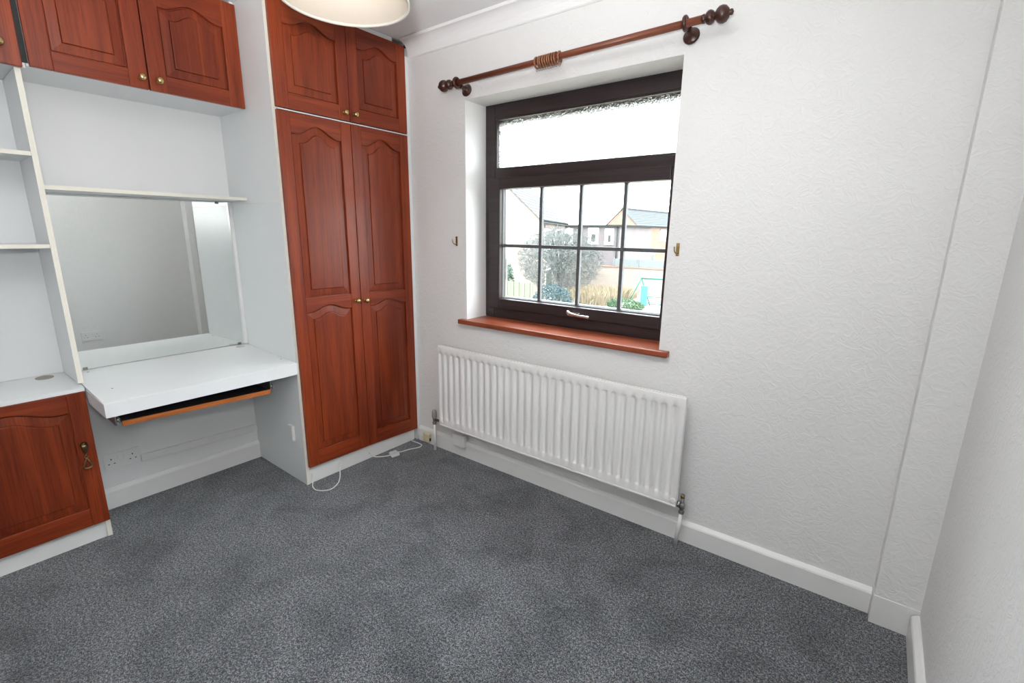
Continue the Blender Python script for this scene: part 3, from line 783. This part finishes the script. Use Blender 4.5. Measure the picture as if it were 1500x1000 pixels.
obj('port', box(.6942, .6985, -.040, -.028, .030, .048), 'dark_hole', c3)
b_ = tube(new_bm(), catmull([(.6395, -.034, .052), (.615, -.046, .056), (.590, -.052, .050), (.570, -.058, .036)], 6), .0030, 8)
obj('lead', b_, 'white_plastic', c3)

# ------------------------------------------------------------------ pendant lampshade
LX, LY, LZ = 1.486, -1.009, 2.0
pl = thing('pendant_lamp', 'cream fabric drum lampshade hanging from the ceiling', 'lamp', (LX, LY, CZ))
def ring_wall(bm, r0, z0, r1, z1, th, seg=64):
    A_, B_, C_, D_ = [], [], [], []
    for k in range(seg):
        a = 2 * PI * k / seg; c, s = math.cos(a), math.sin(a)
        A_.append(bm.verts.new((LX + r0 * c, LY + r0 * s, z0))); B_.append(bm.verts.new((LX + r1 * c, LY + r1 * s, z1)))
        C_.append(bm.verts.new((LX + (r1 - th) * c, LY + (r1 - th) * s, z1))); D_.append(bm.verts.new((LX + (r0 - th) * c, LY + (r0 - th) * s, z0)))
    for k in range(seg):
        j = (k + 1) % seg
        for P_, Q_ in ((A_, B_), (B_, C_), (C_, D_), (D_, A_)):
            f_ = bm.faces.new((P_[k], P_[j], Q_[j], Q_[k])); f_.smooth = P_ in (A_, C_)
    return bm
shd = obj('shade', ring_wall(new_bm(), .184, LZ + .004, .165, LZ + .225, .0015), 'shade_fabric', pl, label='cream drum shade')
obj('rim', ring_wall(new_bm(), .1858, LZ, .1852, LZ + .008, .0052), 'shade_rim', shd)
obj('rim', ring_wall(new_bm(), .1665, LZ + .218, .1660, LZ + .227, .0050), 'shade_rim', shd)
b_ = new_bm()
for k in range(3):
    a = 2 * PI * k / 3 + .4
    tube(b_, [(LX + .02 * math.cos(a), LY + .02 * math.sin(a), LZ + .19), (LX + .165 * math.cos(a), LY + .165 * math.sin(a), LZ + .218)], .0015, 6)
torus(b_, (LX, LY, LZ + .19), (0, 0, 1), .021, .002, 20, 6)
obj('spider', b_, 'gloss_white_paint', pl)
b_ = new_bm(); tube(b_, [(LX, LY, LZ + .235), (LX, LY, CZ - .03)], .0035, 8); obj('cord', b_, 'white_plastic', pl)
b_ = new_bm(); lathe(b_, [(0, .045), (.006, .045), (.022, .030), (.030, .008)], (LX, LY, CZ - .0005), (0, 0, -1), 24); obj('ceiling_rose', b_, 'white_plastic', pl)
b_ = new_bm(); lathe(b_, [(0, .012), (.006, .016), (.050, .018), (.060, .014)], (LX, LY, LZ + .240), (0, 0, -1), 18); obj('lamp_holder', b_, 'white_plastic', pl)
b_ = new_bm(); lathe(b_, [(0, .012), (.02, .014), (.045, .026), (.065, .030), (.085, .026), (.097, .014), (.100, 0)], (LX, LY, LZ + .178), (0, 0, -1), 20); obj('bulb', b_, 'frosted_bulb', pl)

# ------------------------------------------------------------------ outside
GZ = -2.75
struct('ground', box(-70, 60, .9, 110, GZ - .3, GZ), 'lawn', label='pale open garden ground below the window')
# eaves over the window
ev = thing('eaves_soffit', 'dark roof eaves board seen through the patterned pane', 'eaves', (1.5, .3, 2.30), wall=True)
obj('soffit_board', box(-.5, 3.6, .301, .60, 2.30, 2.325), 'gutter_black', ev)
obj('fascia', box(-.5, 3.6, .60, .62, 2.27, 2.40), 'pvc_white', ev)

E1 = Vector((-.40, .9165, 0)); E2 = Vector((-.9165, -.40, 0))
def house(name, label, P1, L, Wd, ez, rz, wall_m, roof_m, openings, gable_open=(), tile=.32, e1=(-.40, .9165)):
    """P1: corner nearest to the view; front wall runs along E1, gable along E2."""
    E1 = Vector((e1[0], e1[1], 0)); E2 = Vector((-e1[1], e1[0], 0))
    P1 = Vector((P1[0], P1[1], 0)); h = thing(name, label, 'house', (P1.x, P1.y, GZ), 'houses across the gardens')
    def P(a, b, z): return P1 + E1 * a + E2 * b + Vector((0, 0, z))
    b_ = new_bm()
    V = [b_.verts.new(P(a, c, z)) for (a, c, z) in ((0, 0, GZ), (L, 0, GZ), (L, Wd, GZ), (0, Wd, GZ), (0, 0, ez), (L, 0, ez), (L, Wd, ez), (0, Wd, ez), (0, Wd / 2, rz), (L, Wd / 2, rz))]
    for f_ in ((0, 1, 5, 4), (2, 3, 7, 6), (0, 4, 8, 7, 3), (1, 2, 6, 9, 5), (4, 5, 9, 8), (6, 7, 8, 9)): b_.faces.new([V[i] for i in f_])
    obj('walls', b_, wall_m, h)
    # roof in overlapping tile courses on each slope
    for side in (0, 1):
        b_ = new_bm()
        run = Wd / 2; rise = rz - ez; n = int(math.hypot(run, rise) / tile)
        for k in range(n + 1):
            t0, t1 = k / (n + 1) - .012, (k + 1) / (n + 1) + .01
            c0, c1 = run * t0 - .18 * (k == 0), run * min(t1, 1.0); q0, q1 = ez + rise * t0 - .14 * (k == 0), ez + rise * min(t1, 1)
            if side: c0, c1 = Wd - c0, Wd - c1
            up = .10
            hexa(b_, [P(-.12, c0, q0 + .02), P(L + .1, c0, q0 + .02), P(L + .1, c1, q1 + .02), P(-.12, c1, q1 + .02),
                      P(-.12, c0, q0 + up), P(L + .1, c0, q0 + up), P(L + .1, c1, q1 + up - .05), P(-.12, c1, q1 + up - .05)])
        rf = obj('roof_slope', b_, roof_m, h)
    b_ = tube(new_bm(), [P(-.12, Wd / 2, rz + .08), P(L + .1, Wd / 2, rz + .08)], .12, 8); obj('ridge', b_, roof_m, h)
    b_ = tube(new_bm(), [P(-.1, -.22, ez - .04), P(L, -.22, ez - .04)], .06, 8); obj('gutter', b_, 'gutter_black', h)
    b_ = tube(new_bm(), [P(.25, -.10, ez - .1), P(.25, -.10, GZ + .01)], .045, 8); obj('downpipe', b_, 'gutter_black', h)
    for (a0, a1, z0, z1) in openings:
        b_ = new_bm(); hexa(b_, [P(a0, -.06, z0), P(a1, -.06, z0), P(a1, .03, z0), P(a0, .03, z0), P(a0, -.06, z1), P(a1, -.06, z1), P(a1, .03, z1), P(a0, .03, z1)])
        w_ = obj('window', b_, 'pvc_white', h)
        am = (a0 + a1) / 2
        for (u0, u1) in ((a0 + .08, am - .04), (am + .04, a1 - .08)):
            b_ = new_bm(); hexa(b_, [P(u0, -.075, z0 + .1), P(u1, -.075, z0 + .1), P(u1, -.062, z0 + .1), P(u0, -.062, z0 + .1), P(u0, -.075, z1 - .1), P(u1, -.075, z1 - .1), P(u1, -.062, z1 - .1), P(u0, -.062, z1 - .1)])
            obj('window_pane', b_, 'dark_glass', w_)
        b_ = new_bm(); hexa(b_, [P(a0 - .1, -.08, z1 + .02), P(a1 + .1, -.08, z1 + .02), P(a1 + .1, -.001, z1 + .02), P(a0 - .1, -.001, z1 + .02), P(a0 - .1, -.08, z1 + .2), P(a1 + .1, -.08, z1 + .2), P(a1 + .1, -.001, z1 + .2), P(a0 - .1, -.001, z1 + .2)])
        obj('lintel', b_, 'pink_grey_brick', h)
    return h
house('house', 'nearest pale brick house with a tiled roof, left behind the bare tree', (-12.4, 20.2), 10.0, 7.0, 2.05, 5.3, 'cream_brick', 'roof_tile_grey',
      [(1.4, 3.0, .3, 1.6), (5.5, 8.0, .3, 1.6), (2.0, 4.2, -2.2, -.8)])
house('house', 'orange brick house with a grey roof at the right of the view', (-18.7, 48.0), 24.0, 3.8, 2.25, 4.0, 'orange_brick', 'roof_tile_pale',
      [(1.2, 2.9, .55, 1.8), (6.2, 8.0, .55, 1.8), (12.0, 14.5, .55, 1.8), (2.4, 5.0, -2.2, -.8)], e1=(.04, .9992))

# centre house with flat dark eaves, seen square on
hc = thing('house', 'grey-pink brick house with a flat dark eaves line in the middle of the view', 'house', (-15, 31, GZ), 'houses across the gardens')
obj('walls', box(-18.6, -12.5, 30.6, 36.5, GZ, 1.86), 'pink_grey_brick', hc)
obj('roof', box(-18.7, -12.3, 30.4, 36.6, 1.86, 1.98), 'gutter_black', hc)
for (x0, x1, z0, z1) in ((-15.05, -14.2, .55, 1.75), (-13.65, -12.95, .55, 1.7), (-17.6, -16.4, .55, 1.7)):
    w_ = obj('window', box(x0, x1, 30.50, 30.62, z0, z1), 'pvc_white', hc)
    obj('window_pane', box(x0 + .3, x1 - .2, 30.48, 30.498, z0 + .2, z1 - .45), 'dark_glass', w_)
b_ = tube(new_bm(), [(-12.65, 30.53, 1.85), (-12.65, 30.53, GZ)], .06, 8); obj('downpipe', b_, 'gutter_black', hc)

# garden walls and fences
gw = thing('garden_wall', 'pale brick garden wall topped by a grey fence', 'wall', (-10, 30, GZ))
obj('brickwork', box(-17.0, -3.0, 29.4, 29.62, GZ, -.98), 'cream_brick', gw)
obj('coping', box(-17.0, -3.0, 29.36, 29.66, -.98, -.91), 'orange_brick', gw)
for k in range(5):
    x = -12.3 + k * 1.85
    obj('fence_panel', box(x + .06, x + 1.79, 29.48, 29.53, -.905, -.38), 'fence_grey', gw)
    obj('fence_post', box(x - .05, x + .05, 29.45, 29.56, -.905, -.33), 'fence_grey', gw)
tf = thing('timber_fence', 'pale weathered timber panel fence low at the left of the view', 'fence', (-10, 14.9, GZ))
for k in range(2):
    x = -11.5 + k * 1.25
    for q in range(8):
        obj('board', box(x + q * .15, x + q * .15 + .14, 14.9 + .02 * (q % 2), 14.93 + .02 * (q % 2), GZ, -.80), 'fence_timber', tf)
    obj('post', box(x - .045, x - .005, 14.90, 15.02, GZ, -.74), 'fence_timber', tf)

# planting
def foliage(c, rad, n, size, seed, droop=0.0):
    rnd = random.Random(seed); bm = new_bm(); c = Vector(c)
    for _ in range(n):
        while True:
            p = Vector((rnd.uniform(-1, 1), rnd.uniform(-1, 1), rnd.uniform(-1, 1)))
            if .25 < p.length < 1: break
        p = p * (p.length ** -.35)
        p = Vector((p.x * rad[0], p.y * rad[1], p.z * rad[2])) + c
        a = Vector((rnd.gauss(0, 1), rnd.gauss(0, 1), rnd.gauss(0, 1))).normalized() * size * rnd.uniform(.6, 1.3)
        b = a.orthogonal().normalized() * size * .45
        vs = [bm.verts.new(q) for q in (p - a, p + b, p + a, p - b)]
        bm.faces.new(vs)
    return bm
def twigs(c, rad, n, seed):
    """bare crown: limbs fan out from the fork, each carrying short crooked twigs"""
    rnd = random.Random(seed); bm = new_bm(); c = Vector(c)
    def strand(pts, w):
        prev = None; k = len(pts)
        for i, p in enumerate(pts):
            ww = w * (1 - .8 * i / k)
            d = (pts[min(i + 1, k - 1)] - pts[max(i - 1, 0)]); a, b = frame_of(d)
            tri = [bm.verts.new(p + (a * math.cos(q) + b * math.sin(q)) * ww) for q in (0, 2.094, 4.189)]
            if prev:
                for q in range(3): bm.faces.new((prev[q], prev[(q + 1) % 3], tri[(q + 1) % 3], tri[q]))
            prev = tri
    for _ in range(70):
        th = rnd.uniform(0, 2 * PI); ph = rnd.uniform(.1, 1.45)
        d = Vector((math.sin(ph) * math.cos(th) * rad[0], math.sin(ph) * math.sin(th) * rad[1], math.cos(ph) * rad[2]))
        strand(catmull([c + Vector((0, 0, -rad[2] * .7)), c + d * .35 + Vector((0, 0, -.1)), c + d * .85], 4), .035)
    for _ in range(n):
        while True:
            p = Vector((rnd.uniform(-1, 1), rnd.uniform(-1, 1), rnd.uniform(-.85, 1)))
            if p.length < 1: break
        p = p * (p.length ** -.3)
        P0 = c + Vector((p.x * rad[0], p.y * rad[1], p.z * rad[2]))
        d = Vector((p.x + rnd.gauss(0, .5), p.y + rnd.gauss(0, .5), rnd.gauss(.1, .6))).normalized() * rnd.uniform(.18, .42)
        P1 = P0 - d * .5; P2 = P0 + d * .5 + Vector((rnd.gauss(0, .05), rnd.gauss(0, .05), rnd.gauss(-.05, .05)))
        strand([P1, P0, P2], .011)
    return bm
tr = thing('bare_tree', 'broad rounded grey tree with bare twigs in the middle of the gardens', 'tree', (-9.2, 17.2, GZ))
b_ = tube(new_bm(), catmull([(-9.2, 17.2, GZ), (-9.25, 17.2, -1.9), (-9.1, 17.2, -1.1), (-9.1, 17.25, -.4)], 4), [.14] * 5 + [.11] * 4 + [.09] * 4, 8); obj('trunk', b_, 'brown_bark', tr)
obj('twigs', twigs((-9.2, 17.2, .15), (2.2, 1.6, 1.5), 4200, 3), 'bare_twig', tr, kind='stuff', fix=False)
sh1 = thing('evergreen_shrub', 'dark blue-green shrub in front of the bare tree', 'shrub', (-7.8, 14.6, GZ))
b_ = tube(new_bm(), [(-7.8, 14.6, GZ), (-7.8, 14.6, -1.8)], .05, 6); obj('stem', b_, 'brown_bark', sh1)
obj('leaves', foliage((-7.8, 14.6, -1.50), (.95, .6, .80), 3600, .045, 5), 'dark_shrub', sh1, kind='stuff', fix=False)
sh2 = thing('conifer', 'upright green conifer at the left edge of the view', 'tree', (-12.2, 16.8, GZ))
b_ = tube(new_bm(), [(-12.2, 16.8, GZ), (-12.2, 16.8, -.5)], .07, 6); obj('trunk', b_, 'brown_bark', sh2)
obj('leaves', foliage((-12.2, 16.8, -1.3), (.55, .55, 1.4), 3600, .05, 8), 'evergreen_leaf', sh2, kind='stuff', fix=False)
sh3 = thing('low_hedge', 'low green hedge in front of the swing frame', 'hedge', (-8.1, 22.5, GZ))
b_ = tube(new_bm(), [(-8.9, 22.5, GZ + .1), (-7.3, 22.5, GZ + .1)], .03, 5); obj('stem', b_, 'brown_bark', sh3)
obj('leaves', foliage((-8.1, 22.5, GZ + .22), (1.15, .5, .38), 1800, .06, 9), 'hedge_leaf', sh3, kind='stuff', fix=False)
def blades(cx, cy, rx, ry_, n, h, seed, w=.012, lean=.35):
    rnd = random.Random(seed); bm = new_bm()
    for _ in range(n):
        x, y = cx + rnd.uniform(-rx, rx), cy + rnd.uniform(-ry_, ry_); hh = h * rnd.uniform(.5, 1.1)
        d = Vector((rnd.gauss(0, lean), rnd.gauss(0, lean), 0)); s = Vector((1, .3, 0)).normalized() * w
        p = [Vector((x, y, GZ)), Vector((x, y, GZ + hh * .55)) + d * .35 * hh, Vector((x, y, GZ + hh)) + d * hh]
        v = [bm.verts.new(p[0] - s), bm.verts.new(p[0] + s), bm.verts.new(p[1] + s * .8), bm.verts.new(p[1] - s * .8), bm.verts.new(p[2])]
        bm.faces.new((v[0], v[1], v[2], v[3])); bm.faces.new((v[3], v[2], v[4]))
    return bm
obj('pampas_grass', blades(-6.1, 12.4, .55, .35, 70, 1.85, 4, .012, .28), 'pale_blade', None, label='pale arching grass blades at the bottom of the view', cat='grass', kind='stuff', fix=False)
obj('dry_grass', blades(-11.2, 24.9, 1.75, 2.4, 4200, .8, 6, .018, .3), 'dry_grass', None, label='patch of long dry brown grass beyond the bare tree', cat='grass', kind='stuff', fix=False)

# swing frame
sw = thing('swing_frame', 'teal metal garden swing frame with a blue slide', 'swing', (-6.6, 24.2, GZ))
def rodp(name, pts, r=.03, m='teal_paint'):
    return obj(name, tube(new_bm(), pts, r, 8), m, sw)
ht = GZ + 1.62
rodp('top_bar', [(-8.0, 24.2, ht), (-4.6, 24.6, ht)], .035)
for (x, y) in ((-7.95, 24.2), (-4.65, 24.6)):
    rodp('leg', [(x - .62, y - .35, GZ + .01), (x, y, ht)]); rodp('leg', [(x + .42, y + .5, GZ + .01), (x, y, ht)])
rodp('cross_bar', [(-7.6, 24.0, GZ + .62), (-4.9, 24.4, GZ + .62)], .022)
rodp('ground_bar', [(-7.7, 23.9, GZ + .22), (-4.9, 24.3, GZ + .22)], .025)
rodp('hanger', [(-6.5, 24.35, ht), (-6.15, 24.4, GZ + .95)], .015)
rodp('hanger', [(-5.9, 24.4, ht), (-5.9, 24.4, GZ + .62)], .015)
obj('slide', box(-7.75, -7.35, 23.7, 23.8, GZ + .12, GZ + 1.25), 'blue_slide_plastic', sw, bevel=.03, label='blue plastic slide panel')
